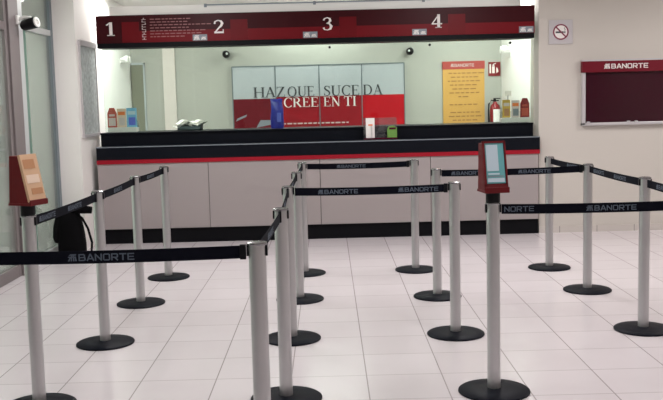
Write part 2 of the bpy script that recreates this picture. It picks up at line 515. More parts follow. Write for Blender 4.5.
# ------------------------------------------------------------------ storefront on the left
def sempty(name, kind='structure'):
    o = bpy.data.objects.new(name, None)
    C.objects.link(o)
    o['kind'] = kind
    return o
wn = sempty('window_1')
struct('window_frame', B((XL-0.03, XL+0.03, 8.19, 8.36, 0, CEIL), (XL-0.03, XL+0.03, 8.36, 9.19, 2.17, 2.225), (XL-0.03, XL+0.03, 8.36, 9.19, 0, 0.09)), M['alul'], wn, bevel=0.003)
struct('side_frame', B((XL-0.03, XL+0.03, 9.19, 9.27, 0, CEIL)), M['darkf'], wn, bevel=0.003)
struct('glass_pane', B((XL-0.005, XL+0.005, 8.36, 9.19, 0.09, 2.17)), M['gglass'], wn)
struct('glass_pane', B((XL-0.005, XL+0.005, 8.36, 9.19, 2.225, CEIL)), M['gglass'], wn)
struct('glass_edge', B((XL-0.012, XL+0.012, 8.36, 8.48, 0.09, 2.17)), M['gedge'], wn)
struct('trim_5', B((XL-0.06, XL+0.05, 7.94, 8.19, 0, CEIL)), M['alud'], bevel=0.004)
dr = sempty('door_1')
struct('door_frame', B((XL-0.03, XL+0.03, 7.88, 7.94, 0, CEIL), (XL-0.03, XL+0.03, 6.9, 7.88, 2.13, 2.2), (XL-0.03, XL+0.03, 6.9, 7.88, 0, 0.1), (XL-0.03, XL+0.03, 6.82, 6.9, 0, CEIL)), M['alud'], dr, bevel=0.003)
struct('glass_pane', B((XL-0.005, XL+0.005, 6.9, 7.88, 0.1, 2.13)), M['gglass'], dr)
struct('glass_pane', B((XL-0.005, XL+0.005, 6.9, 7.88, 2.2, CEIL)), M['gglass'], dr)
bm = bmesh.new()
tube(bm, [(XL+0.03, 7.0, 0.85), (XL+0.075, 7.0, 0.87), (XL+0.075, 7.0, 1.35), (XL+0.03, 7.0, 1.37)], 0.013)
struct('door_handle', bm, M['alul'], dr, smooth=True)
wn = sempty('window_2')
bx = [(XL-0.03, XL+0.03, y, y+0.07, 0, CEIL) for y in (-1.9, 0.8, 2.8, 4.8)]
struct('window_frame', B(*bx, (XL-0.03, XL+0.03, -1.9, 6.82, 2.13, 2.2), (XL-0.03, XL+0.03, -1.9, 6.82, 0, 0.1)), M['alul'], wn)
struct('glass_pane', B((XL-0.005, XL+0.005, -1.9, 6.82, 0.1, 2.13)), M['gglass'], wn)
struct('glass_pane', B((XL-0.005, XL+0.005, -1.9, 6.82, 2.2, CEIL)), M['gglass'], wn)

# ------------------------------------------------------------------ teller counter
YF = 9.64
tc = thing('teller_counter', 'long bank counter with taupe front panels, red band and black tops', 'counter', (-0.1, YF, 0))
def part(name, boxes, mt, parent, **k):
    loc = parent.location
    bm = B(*boxes)
    bmesh.ops.translate(bm, verts=bm.verts[:], vec=-Vector(loc))
    return link(name, bm, mt, parent, **k)
XJ = [-2.44, -1.27, -0.09, 1.08, 2.225]
part('kickboard', [(-2.40, 2.225, YF+0.03, YF+0.08, 0.0, 0.155)], M['kick'], tc)
part('cabinet_body', [(-2.42, 2.19, YF+0.022, YF+0.5, 0.158, 0.852)], M['seam'], tc)
for a, b in zip(XJ, XJ[1:]):
    part('front_panel', [(a+0.003, b-0.003, YF, YF+0.02, 0.16, 0.854)], M['lam'], tc, bevel=0.001)
part('red_band', [(-2.44, 2.235, YF-0.012, YF+0.05, 0.855, 0.897)], M['red'], tc)
part('lower_fascia', [(-2.44, 2.235, YF-0.014, YF+0.22, 0.897, 1.035)], M['blk'], tc, bevel=0.004)
part('upper_fascia', [(-2.44, 2.215, YF+0.22, YF+0.28, 0.9, 1.162)], M['blk'], tc, bevel=0.003)
part('worktop', [(-2.445, 2.215, YF+0.20, YF+0.78, 1.162, 1.178)], M['blk'], tc, bevel=0.004)
part('ledge_edge', [(-2.44, 2.235, YF-0.018, YF-0.012, 1.028, 1.037)], M['grey'], tc)

# security glass over the counter
g = thing('security_glass', 'clear glass screen above the black counter top, under the red sign', 'glass screen', (0, 9.93, 1.179))
part('glass_pane', [(-2.40, 2.235, 9.926, 9.934, 1.179, 2.30)], M['glass'], g)
for x in (0.045, 1.12, 1.985):
    bm = lathe(bmesh.new(), [(0.0, -0.02), (0.012, -0.02), (0.014, -0.012), (0.014, 0.012), (0.0, 0.012)], 14, (x, 0, 2.035-1.179), 'Y')
    link('clamp', bm, M['black'], g, smooth=True)

# ------------------------------------------------------------------ overhead sign
SY = 9.66
sg = thing('overhead_sign', 'long dark red sign box with window numbers hung over the counter', 'sign', (-0.1, SY, 2.07))
SX0, SX1 = -2.385, 2.19
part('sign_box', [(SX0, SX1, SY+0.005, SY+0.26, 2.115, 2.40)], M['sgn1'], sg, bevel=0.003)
part('bottom_rail', [(SX0+0.005, SX1-0.005, SY, SY+0.26, 2.065, 2.115)], M['kick'], sg)
part('hanging_rail', [(-2.1, 2.0, SY+0.26, 9.98, 2.36, 2.375)], M['alul'], sg)
XS = [-2.37, -1.262, -0.118, 1.026, 2.172]
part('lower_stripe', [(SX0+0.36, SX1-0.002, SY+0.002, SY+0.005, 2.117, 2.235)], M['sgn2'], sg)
for i, (x, c) in enumerate(((-2.235, '1'), (-1.105, '2'), (0.03, '3'), (1.165, '4'))):
    bm = bmesh.new()
    wd = (0.10, 0.12, 0.115, 0.12)[i]
    serif_text(bm, c, (x-wd/2-sg.location.x, -0.0, 2.192-2.07), (1, 0, 0), (0, 0, 1), 0.138, wd, 0.006)
    link('number', bm, M['white'], sg)
    part('red_patch', [(x+0.12, x+0.30, SY+0.001, SY+0.003, 2.12, 2.33)], M['sgn3'], sg)
# small bank emblem plates
for x in (-1.305, -0.155, 0.985, 2.10):
    p = part('emblem_plate', [(x-0.075, x+0.075, SY-0.001, SY+0.004, 2.122, 2.185)], M['grey'], sg)
    bm = bmesh.new()
    for poly in emblem():
        prism(bm, [(q[0]*0.055, q[1]*0.045) for q in poly], (x-0.065-sg.location.x, -0.0015, 2.13-2.07), (1, 0, 0), (0, 0, 1), 0.001)
    for poly in emblem():
        prism(bm, [(q[0]*0.05, q[1]*0.03) for q in poly], (x+0.01-sg.location.x, -0.0015, 2.13-2.07), (1, 0, 0), (0, 0, 1), 0.001)
    e = link('emblem', bm, M['white'], p)
# column heading written upwards, and seven rows of small print
bm = bmesh.new()
z = 2.145
for i in range(9):
    prism(bm, R4(0, 0, 0.042, 0.005), (-1.905+0.1, -0.001, z-2.07), (1, 0, 0), (0, 0, 1), 0.001)
    prism(bm, R4(0, 0, 0.009, 0.018), (-1.905+0.1+random.choice((0, 0.016, 0.033)), -0.001, z-2.07), (1, 0, 0), (0, 0, 1), 0.001)
    z += 0.0255
link('vertical_heading', bm, M['offw'], sg)
bm = bmesh.new()
for r, ln in enumerate((0.38, 0.36, 0.62, 0.40, 0.58, 0.52, 0.36)):
    z = 2.348-r*0.03
    x = -1.82
    while x < -1.82+ln:
        wl = random.uniform(0.02, 0.06)
        prism(bm, R4(0, 0, wl, 0.009), (x+0.1, -0.001, z-2.07), (1, 0, 0), (0, 0, 1), 0.001)
        x += wl+0.012
link('small_print', bm, M['pinkp'], sg)

# ------------------------------------------------------------------ rear wall of the teller area
BY = YB-0.03
bd = thing('slogan_board', 'white and red four-panel slogan board on the rear wall', 'wall board', (-0.1, BY, 1.0))
XB = [-1.251, -0.678, -0.095, 0.472, 1.04]
for i, (a, b) in enumerate(zip(XB, XB[1:])):
    part('upper_panel', [(a+0.004, b-0.004, BY, BY+0.028, 1.53 if i else 1.515, 1.935)], M['pan'], bd)
    part('lower_panel', [(a+0.004, b-0.004, BY, BY+0.028, 1.0, 1.53 if i else 1.515)], (M['pand'], M['panm'], M['panm'], M['panr'])[i], bd)
part('frame', [(x-0.006, x+0.006, BY-0.006, BY+0.028, 1.0, 1.945) for x in XB]+[(XB[0], XB[-1], BY-0.004, BY+0.028, 1.935, 1.95)], M['darkf'], bd)
def words(name, items, z, h, mt):
    for t, a, b in items:
        bm = bmesh.new()
        serif_text(bm, t, (a+0.1, -0.002, z-1.0), (1, 0, 0), (0, 0, 1), h, b-a, 0.003)
        link(name, bm, mt, bd)
words('grey_word', (('HAZ', -0.975, -0.545), ('QUE', -0.525, -0.155), ('SUCE', -0.045, 0.445), ('DA', 0.485, 0.75)), 1.531, 0.135, M['dgrey'])
words('white_word', (('CREE', -0.580, -0.105), ('EN', -0.045, 0.185), ('TI', 0.225, 0.395)), 1.392, 0.128, M['white'])
bm = bmesh.new()
x = -0.74
while x < 0.3:
    wl = random.uniform(0.02, 0.07)
    prism(bm, R4(0, 0, wl, 0.018), (x+0.1, -0.002, 0.165), (1, 0, 0), (0, 0, 1), 0.002)
    x += wl+0.018
link('small_lettering', bm, M['offw'], bd)
# pale shapes of the photograph printed on the leftmost lower panel
bm = bmesh.new()
prism(bm, [(0, 0), (0.3, 0.06), (0.3, 0.10), (0.06, 0.10)], (-1.0+0.1+0.05, -0.002, 0.13), (1, 0, 0), (0, 0, 1), 0.002)
prism(bm, [(0, 0), (0.14, 0.06), (0.15, 0.09), (0.02, 0.04)], (-1.22+0.1, -0.002, 0.22), (1, 0, 0), (0, 0, 1), 0.002)
link('printed_photograph', bm, M['grey'], bd)

ps = thing('rates_poster', 'yellow text poster with red heading on the rear wall right of the slogan board', 'poster', (1.83, YB-0.02, 1.0))
part('sheet', [(1.555, 2.11, YB-0.018, YB-0.002, 1.0, 1.84)], M['yel'], ps)
part('heading_strip', [(1.55, 2.115, YB-0.022, YB-0.002, 1.84, 1.945)], M['yelh'], ps)
bm = bmesh.new()
bank_name(bm, (1.66-1.83, -0.0025, 1.872-1.0), (1, 0, 0), (0, 0, 1), 0.04, 0.32, 0.001)
link('heading_lettering', bm, M['offw'], ps)
for para in ((0, 1, 2, 3, 4, 5, 6), (8,), (10, 11, 12)):
    bm = bmesh.new()
    for r in para:
        ln = (0.40, 0.34, 0.42, 0.36, 0.30, 0.38, 0.14, 0.0, 0.38, 0.0, 0.36, 0.40, 0.30)[r]
        x = -ln/2
        while x < ln/2:
            wl = random.uniform(0.03, 0.08)
            prism(bm, R4(0, 0, wl, 0.016), (x, 0.0005, 0.78-r*0.052), (1, 0, 0), (0, 0, 1), 0.002)
            x += wl+0.015
    link('text_paragraph', bm, M['brown'], ps)

es = thing('extinguisher_sign', 'small red sign with white pictogram high above the fire extinguisher', 'sign', (2.245, YB-0.01, 1.75))
part('plate', [(2.165, 2.325, YB-0.01, YB-0.002, 1.74, 1.925)], M['extr'], es)
bm = bmesh.new()
for poly in (R4(0.015, 0.03, 0.035, 0.15), R4(0.05, 0.03, 0.085, 0.12), R4(0.055, 0.125, 0.08, 0.14), [(0.06, 0.14), (0.1, 0.155), (0.1, 0.165), (0.06, 0.15)], [(0.105, 0.03), (0.135, 0.05), (0.125, 0.09), (0.105, 0.11)]):
    prism(bm, poly, (-0.08, -0.0005, -0.003), (1, 0, 0), (0, 0, 1), 0.001)
link('pictogram', bm, M['white'], es)

ex = thing('fire_extinguisher', 'fire extinguisher with white label hung on the rear wall beside the yellow poster', 'fire extinguisher', (2.235, YB-0.10, 0.95))
bm = lathe(bmesh.new(), [(0.0, 0), (0.06, 0.0), (0.068, 0.02), (0.068, 0.36), (0.06, 0.40), (0.03, 0.425), (0.022, 0.45), (0.0, 0.45)], 24)
link('cylinder', bm, M['extr'], ex, smooth=True)
bm = bmesh.new()
for i in range(10):
    a0, a1 = math.radians(-120+i*15), math.radians(-120+(i+1)*15)
    vs = [bm.verts.new((0.0695*math.cos(a), 0.0695*math.sin(a), z)) for a, z in ((a0, 0.06), (a1, 0.06), (a1, 0.35), (a0, 0.35))]
    bm.faces.new(vs)
link('white_label', bm, M['emerg'], ex)
bm = B((-0.03, 0.05, -0.012, 0.012, 0.455, 0.47), (-0.02, 0.07, -0.012, 0.012, 0.485, 0.497), (-0.02, 0.01, -0.014, 0.014, 0.44, 0.49))
link('lever', bm, M['black'], ex)
bm = tube(bmesh.new(), [(-0.01, 0, 0.46), (-0.05, -0.01, 0.47), (-0.085, -0.02, 0.42), (-0.09, -0.02, 0.32), (-0.085, -0.01, 0.2), (-0.08, 0, 0.14)], [0.008, 0.009, 0.009, 0.009, 0.011, 0.014])
link('hose', bm, M['black'], ex, smooth=True)
bm = B((-0.03, 0.03, 0.066, 0.098, 0.25, 0.30))
link('wall_hook', bm, M['black'], ex)

def emergency_lamp(x, y, z, rz, label):
    t = thing('emergency_lamp', label, 'lamp', (x, y, z), rz, 'twin-headed emergency lamps')
    link('housing', B((-0.10, 0.10, 0.0, 0.06, -0.05, 0.03)), M['emerg'], t, bevel=0.01)
    for s in (-1, 1):
        bm = lathe(bmesh.new(), [(0.0, -0.10), (0.045, -0.10), (0.05, -0.085), (0.04, -0.05), (0.02, -0.02), (0.015, 0.0), (0.0, 0.0)], 20, (s*0.065, 0.0, 0.06), 'Y')
        link('lamp_head', bm, M['emerg'], t, smooth=True)
        link('neck', B((s*0.065-0.01, s*0.065+0.01, -0.01, 0.02, 0.02, 0.05)), M['emerg'], t)
    return t
emergency_lamp(XI+0.005, 11.75, 1.99, PI/2, 'white twin-headed emergency lamp on the bright left wall, below number 1')
emergency_lamp(XR-0.005, 11.75, 2.0, -PI/2, 'white twin-headed emergency lamp on the right inner wall, above the extinguisher sign')

def wall_cam(x, z, label, side):
    t = thing('wall_camera', label, 'security camera', (x, YB-0.002, z), 0, 'cameras on the rear wall')
    link('bracket', lathe(bmesh.new(), [(0.0, -0.03), (0.04, -0.03), (0.045, 0.0), (0.0, 0.0)], 20, (0, 0, 0), 'Y'), M['grey'], t, smooth=True)
    b = link('body', lathe(bmesh.new(), [(0.0, -0.13), (0.02, -0.128), (0.038, -0.11), (0.048, -0.08), (0.05, -0.03), (0.0, -0.03)], 24, (side*0.012, 0, -0.01), 'Y'), M['black'], t, smooth=True)
    link('lens', lathe(bmesh.new(), [(0.0, -0.142), (0.013, -0.14), (0.016, -0.125), (0.0, -0.12)], 16, (side*0.03, 0.0, -0.005), 'Y'), M['alul'], t, smooth=True)
wall_cam(-1.33, 2.12, 'small black round camera high on the rear wall, under number 2', 1)
wall_cam(1.13, 2.10, 'small black round camera high on the rear wall, under number 4', -1)

# lamps set in the ceiling over the tellers
for i, (x, y) in enumerate(((-2.25, 10.45), (2.03, 10.45))):
    t = thing('ceiling_downlight', ('recessed round ceiling lamp at the left end above the sign', 'recessed round ceiling lamp at the right end above the sign')[i], 'ceiling lamp', (x, y, CEIL), 0, 'downlights over the counter ends')
    link('trim_ring', lathe(bmesh.new(), [(0.12, 0.0), (0.15, 0.0), (0.15, -0.012), (0.12, -0.016), (0.12, 0.0)], 32), M['emerg'], t, smooth=True)
    link('diffuser', lathe(bmesh.new(), [(0.0, -0.004), (0.118, -0.004), (0.118, 0.0), (0.0, 0.0)], 32), M['lamp'], t)

# ------------------------------------------------------------------ things on the counter
ZT = 1.179
YC = 10.15
def house_leaflet(x, y, w_, h, m1, m2, label, lean=0.0):
    t = thing('leaflet_holder', label, 'leaflet', (x, y, ZT+0.046))
    bm = bmesh.new()
    prism(bm, [(-w_/2, 0), (w_/2, 0), (w_/2, h*0.72), (w_*0.25, h), (-w_*0.25, h), (-w_/2, h*0.72)], (0, 0.01, 0), (1, 0, 0), (0, 0, 1), 0.02)
    link('backing', bm, m1, t)
    bm = bmesh.new()
    prism(bm, R4(-w_*0.38, h*0.1, w_*0.38, h*0.5), (0, -0.0095, 0), (1, 0, 0), (0, 0, 1), 0.003)
    prism(bm, R4(-w_*0.3, h*0.58, w_*0.3, h*0.68), (0, -0.0095, 0), (1, 0, 0), (0, 0, 1), 0.003)
    link('printed_panel', bm, m2, t)
    return t
def leaflet(x, y, w_, h, m1, m2, m3, label):
    t = thing('leaflet', label, 'leaflet', (x, y, ZT+0.046))
    link('sheet', B((-w_/2, w_/2, -0.004, 0.012, 0, h)), m1, t)
    link('printed_heading', B((-w_*0.38, w_*0.38, -0.006, -0.004, h*0.66, h*0.84)), m2, t)
    link('printed_picture', B((-w_*0.3, w_*0.36, -0.006, -0.004, h*0.12, h*0.52)), m3, t)
    return t
def tray(x0, x1, label):
    t = thing('leaflet_tray', label, 'tray', ((x0+x1)/2, YC, ZT))
    hw = (x1-x0)/2
    link('base', B((-hw, hw, -0.05, 0.09, 0.0, 0.044)), M['white'], t, bevel=0.002)
    link('front_lip', B((-hw, hw, -0.056, -0.05, 0.0, 0.052)), M['white'], t)
    link('rear_panel', B((-hw, hw, 0.07, 0.078, 0.044, 0.12)), M['acry'], t)
    return t
tray(-2.415, -2.10, 'low white leaflet tray at the left end of the black counter top')
house_leaflet(-2.375, YC, 0.10, 0.22, M['brick'], M['offw'], 'brick-red house-shaped leaflet holder at the left end of the counter')
leaflet(-2.27, YC, 0.10, 0.21, M['tan2'], M['orange'], M['offw'], 'white leaflet with orange heading between the red holder and the blue leaflet')
leaflet(-2.16, YC, 0.11, 0.215, M['skyb'], M['lblue'], M['blue2'], 'light blue leaflet standing on the left counter tray')
tray(1.925, 2.25, 'low white leaflet tray at the right end of the black counter top')
leaflet(1.985, YC, 0.085, 0.20, M['gold'], M['offw'], M['tan3'], 'gold leaflet standing on the right counter tray, nearest the extinguisher')
leaflet(2.085, YC, 0.09, 0.195, M['offw'], M['orange'], M['grey'], 'off-white leaflet in the middle of the right counter tray')
t = house_leaflet(2.19, YC+0.01, 0.10, 0.215, M['extr'], M['brick'], 'dark red leaflet holder on the right tray, against the wall edge')
# white lamp-like stand between leaflets
t = thing('sign_stand', 'thin pole with small white card rising behind the gold leaflet', 'card stand', (2.03, YC+0.14, ZT))
link('foot', B((-0.03, 0.03, -0.02, 0.03, 0, 0.01)), M['grey'], t)
link('pole', lathe(bmesh.new(), [(0.0, 0.01), (0.005, 0.01), (0.005, 0.30), (0.0, 0.30)], 10), M['grey'], t, smooth=True)
link('card', B((-0.035, 0.035, -0.004, 0.0, 0.29, 0.345)), M['white'], t)

# document tray
t = thing('document_tray', 'dark tray heaped with loose white papers on the counter below number 2', 'document tray', (-1.52, YC+0.02, ZT))
link('tray_box', B((-0.13, 0.13, -0.08, 0.08, 0.0, 0.012), (-0.13, -0.122, -0.08, 0.08, 0.0, 0.05), (0.122, 0.13, -0.08, 0.08, 0.0, 0.05), (-0.13, 0.13, -0.08, -0.074, 0.0, 0.045), (-0.13, 0.13, 0.074, 0.08, 0.0, 0.06)), M['papd'], t)
for k, (x, rz, zz) in enumerate(((-0.05, 0.12, 0.055), (0.04, -0.2, 0.075), (-0.01, 0.35, 0.095))):
    bm = bmesh.new()
    n = 8
    rows = []
    for i in range(n+1):
        u = i/n-0.5
        zc = zz+0.02*math.cos(u*PI*3+k)-abs(u)*0.02
        rows.append([bm.verts.new((x+u*0.27, -0.085, zc)), bm.verts.new((x+u*0.27, 0.085, zc+0.006)), bm.verts.new((x+u*0.27, 0.085, zc+0.010)), bm.verts.new((x+u*0.27, -0.085, zc+0.004))])
    for a, b in zip(rows, rows[1:]):
        for j in range(4):
            bm.faces.new((a[j], a[(j+1) % 4], b[(j+1) % 4], b[j]))
    bm.faces.new(rows[0])
    bm.faces.new(rows[-1])
    bmesh.ops.rotate(bm, verts=bm.verts[:], cent=(x, 0, zz), matrix=Matrix.Rotation(rz, 3, 'Z'))
    link('paper_stack', bm, M['white'], t)

# blue bag
t = thing('blue_packet', 'tall glossy blue packet standing on the counter before the slogan board', 'packet', (-0.545, 10.02, ZT))
bm = bmesh.new()
rings = []
for z, wx, wy, dx in ((0, .066, .035, 0), (.03, .072, .042, 0), (.12, .070, .040, -.002), (.20, .066, .036, .003), (.27, .062, .028, -.004), (.30, .064, .014, -.003), (.318, .066, .004, -.003)):
    rings.append([bm.verts.new((dx+wx*max(-1, min(1, 1.3*math.cos(2*PI*i/20))), wy*math.sin(2*PI*i/20), z+(0.004*math.sin(i*2.1) if z > 0.1 else 0))) for i in range(20)])
for a, b in zip(rings, rings[1:]):
    for i in range(20):
        bm.faces.new((a[i], a[(i+1) % 20], b[(i+1) % 20], b[i]))
bm.faces.new(rings[0])
bm.faces.new(rings[-1])
link('wrapper', bm, M['blue'], t, smooth=True)
link('printed_patch', B((0.0, 0.045, -0.046, -0.0405, 0.07, 0.17)), M['blue2'], t)

# acrylic holder on the lower ledge
t = thing('card_holder', 'clear acrylic card holder standing on the lower black ledge of the counter', 'card holder', (0.555, 9.745, 1.0365))
link('base', B((-0.17, 0.19, -0.04, 0.05, 0, 0.008)), M['acry'], t)
link('back_plate', B((-0.17, 0.185, 0.04, 0.046, 0.008, 0.235)), M['acry'], t)
link('divider', B((-0.09, -0.086, -0.03, 0.04, 0.008, 0.15), (0.055, 0.059, -0.03, 0.04, 0.008, 0.15)), M['acry'], t)
link('printed_base', B((-0.165, 0.185, -0.038, 0.03, 0.009, 0.022)), M['mar'], t)
t = thing('card_stack', 'white card with orange logo in the left slot of the clear holder', 'card', (0.455, 9.745, 1.06))
link('card', B((-0.046, 0.046, -0.02, 0.02, 0.0, 0.21)), M['white'], t)
link('printed_logo', B((-0.022, 0.024, -0.022, -0.02, 0.13, 0.145)), M['orange'], t)
t = thing('card_stack', 'green printed cards in the right slot of the clear holder', 'card', (0.685, 9.745, 1.06))
bm = bmesh.new()
prism(bm, [(-0.05, 0), (0.052, 0), (0.052, 0.10), (0.02, 0.125), (-0.03, 0.118), (-0.05, 0.09)], (0, 0.02, 0), (1, 0, 0), (0, 0, 1), 0.04)
link('cards', bm, M['green'], t)
link('dark_print', B((-0.03, 0.04, -0.022, -0.02, 0.085, 0.105)), M['mar'], t)

# ------------------------------------------------------------------ right wall
t = thing('no_smoking_sign', 'square metal no-smoking plate on the wall right of the big sign', 'sign', (2.468, YW-0.008, 2.12))
link('plate', B((-0.125, 0.125, -0.004, 0.006, -0.125, 0.125)), M['satin'], t, bevel=0.002)
link('white_disc', lathe(bmesh.new(), [(0.0, -0.006), (0.072, -0.006), (0.072, -0.004), (0.0, -0.004)], 40, (0, 0, 0), 'Y'), M['white'], t)
bm = bmesh.new()
for poly in stroke(arc(0, 0, 0.075, 0.075, 0, 360, 40), 0.014):
    prism(bm, poly, (0, -0.006, 0), (1, 0, 0), (0, 0, 1), 0.002)
prism(bm, stroke([(-0.052, 0.052), (0.052, -0.052)], 0.014)[0], (0, -0.0085, 0), (1, 0, 0), (0, 0, 1), 0.002)
link('red_ring', bm, M['rednp'], t)
bm = bmesh.new()
prism(bm, R4(-0.055, -0.012, 0.03, 0.006), (0, -0.006, 0), (1, 0, 0), (0, 0, 1), 0.0015)
prism(bm, R4(0.035, -0.012, 0.048, 0.006), (0, -0.006, 0), (1, 0, 0), (0, 0, 1), 0.0015)
for poly in stroke([(0.04, 0.012), (0.046, 0.026), (0.034, 0.034), (0.04, 0.046)], 0.006):
    prism(bm, poly, (0, -0.006, 0), (1, 0, 0), (0, 0, 1), 0.0015)
link('cigarette_symbol', bm, M['dgrey'], t)

NX0, NX1 = 2.685, 4.05
t = thing('notice_case', 'wide maroon notice case with metal frame and red header on the right wall', 'notice board', (3.37, YW, 1.14))
part('felt_back', [(NX0+0.03, NX1-0.03, YW-0.03, YW-0.004, 1.165, 1.70)], M['mar'], t)
part('frame', [(NX0, NX0+0.035, YW-0.055, YW-0.002, 1.14, 1.70), (NX1-0.035, NX1, YW-0.055, YW-0.002, 1.14, 1.70), (NX0, NX1, YW-0.055, YW-0.002, 1.135, 1.165)], M['satin'], t, bevel=0.003)
part('header', [(NX0-0.005, NX1+0.005, YW-0.075, YW-0.002, 1.69, 1.805)], M['marh'], t, bevel=0.003)
part('top_trim', [(NX0-0.005, NX1+0.005, YW-0.07, YW-0.002, 1.806, 1.822)], M['satin'], t)
part('door_glass', [(NX0+0.035, NX1-0.035, YW-0.045, YW-0.041, 1.166, 1.69)], M['glass'], t)
for x in (2.735, 3.16, 3.24):
    part('door_clip', [(x, x+0.03, YW-0.062, YW-0.04, 1.16, 1.178)], M['satin'], t)
bm = bmesh.new()
bank_name(bm, (2.905-3.37, -0.0765, 1.725-1.14), (1, 0, 0), (0, 0, 1), 0.05, 0.47, 0.002)
link('header_lettering', bm, M['white'], t)

# ------------------------------------------------------------------ left wall
t = thing('wall_poster', 'tall narrow grey poster in a frame on the left wall beside the counter', 'poster', (XP+0.012, 9.62, 1.16))
part('frame', [(XP+0.001, XP+0.02, 9.36, 9.375, 1.16, 2.13), (XP+0.001, XP+0.02, 9.985, 10.0, 1.16, 2.13), (XP+0.001, XP+0.028, 9.35, 10.01, 2.085, 2.14), (XP+0.001, XP+0.028, 9.35, 10.01, 1.15, 1.185)], M['satin'], t)
part('sheet', [(XP+0.001, XP+0.012, 9.375, 9.985, 1.185, 2.085)], M['pgrey'], t)
bm = bmesh.new()
for (a, b, c, d_) in ((0.06, 0.08, 0.22, 0.14), (0.30, 0.1, 0.16, 0.2), (0.1, 0.34, 0.14, 0.1), (0.3, 0.42, 0.18, 0.16), (0.06, 0.6, 0.2, 0.16), (0.32, 0.68, 0.14, 0.12)):
    prism(bm, R4(a, b, a+c, b+d_), (0.001, -0.23, 0.03), (0, 1, 0), (0, 0, 1), 0.001)
link('printed_pictures', bm, M['pgrey'], t)

t = thing('surveillance_camera', 'black camera on a white arm fixed to the storefront mullion', 'security camera', (XL+0.05, 8.15, 2.235))
link('wall_mount', B((-0.0, 0.02, -0.035, 0.035, -0.04, 0.04)), M['emerg'], t, bevel=0.004)
link('arm', tube(bmesh.new(), [(0.01, 0, 0.0), (0.06, 0.01, 0.022), (0.12, 0.0, 0.018), (0.135, 0.0, -0.01)], 0.016), M['emerg'], t, smooth=True)
bm = lathe(bmesh.new(), [(0.0, -0.09), (0.03, -0.09), (0.045, -0.07), (0.05, 0.0), (0.05, 0.05), (0.043, 0.055), (0.0, 0.055)], 24, (0, 0, 0), 'X')
bmesh.ops.rotate(bm, verts=bm.verts[:], cent=(0, 0, 0), matrix=Matrix.Rotation(math.radians(-12), 3, 'Y') @ Matrix.Rotation(math.radians(-14), 3, 'Z'))
bmesh.ops.translate(bm, verts=bm.verts[:], vec=(0.12, 0.0, -0.035))
bd_ = link('body', bm, M['black'], t, smooth=True)
bm = lathe(bmesh.new(), [(0.025, 0.056), (0.045, 0.056), (0.045, 0.068), (0.025, 0.068), (0.025, 0.056)], 24, (0, 0, 0), 'X')
bmesh.ops.rotate(bm, verts=bm.verts[:], cent=(0, 0, 0), matrix=Matrix.Rotation(math.radians(-12), 3, 'Y') @ Matrix.Rotation(math.radians(-14), 3, 'Z'))
bmesh.ops.translate(bm, verts=bm.verts[:], vec=(0.12, 0.0, -0.035))
link('lens_ring', bm, M['emerg'], t, smooth=True)

# ------------------------------------------------------------------ black bag on the floor
t = thing('backpack', 'black bag standing on the floor by the storefront, behind the left belt row', 'bag', (-2.53, 8.95, 0))
bm = bmesh.new()
prof = [(0.0, 0.11, 0.10, -0.02), (0.03, 0.13, 0.12, -0.02), (0.12, 0.13, 0.125, -0.02), (0.22, 0.125, 0.12, -0.025), (0.32, 0.115, 0.11, -0.03), (0.41, 0.10, 0.09, -0.035), (0.47, 0.075, 0.07, -0.04), (0.50, 0.03, 0.03, -0.04)]
rings = []
for z, rx, ry, dx in prof:
    rr = []
    for i in range(28):
        a = 2*PI*i/28
        ca, sa = math.cos(a), math.sin(a)
        k = (abs(ca)**3+abs(sa)**3)**(-1/3)
        rr.append(bm.verts.new((dx+rx*ca*k, ry*sa*k, z)))
    rings.append(rr)
for a, b in zip(rings, rings[1:]):
    for i in range(28):
        bm.faces.new((a[i], a[(i+1) % 28], b[(i+1) % 28], b[i]))
bm.faces.new(rings[0])
bm.faces.new(rings[-1])
link('main_body', bm, M['bag'], t, smooth=True)
bm = bmesh.new()
rings = []
for z, rx, ry in ((0.13, 0.02, 0.03), (0.145, 0.06, 0.07), (0.2, 0.075, 0.085), (0.30, 0.065, 0.08), (0.40, 0.04, 0.05), (0.44, 0.01, 0.02)):
    rings.append([bm.verts.new((-0.125+rx*math.cos(2*PI*i/16), -0.02+ry*math.sin(2*PI*i/16), z)) for i in range(16)])
for a, b in zip(rings, rings[1:]):
    for i in range(16):
        bm.faces.new((a[i], a[(i+1) % 16], b[(i+1) % 16], b[i]))
bm.faces.new(rings[0])
bm.faces.new(rings[-1])
link('side_pocket', bm, M['bag'], t, smooth=True)
bm = bmesh.new()
tube(bm, [(-0.06, -0.04, 0.455), (0.02, -0.05, 0.468), (0.12, -0.05, 0.466), (0.20, -0.04, 0.455)], [0.035, 0.042, 0.042, 0.034], 12)
link('top_flap', bm, M['bag'], t, smooth=True)
bm = tube(bmesh.new(), [(0.05, -0.06, 0.43), (0.11, -0.07, 0.38), (0.16, -0.07, 0.28), (0.19, -0.06, 0.14), (0.18, -0.05, 0.05), (0.14, -0.04, 0.02)], 0.012, 8)
link('shoulder_strap', bm, M['bag'], t, smooth=True)

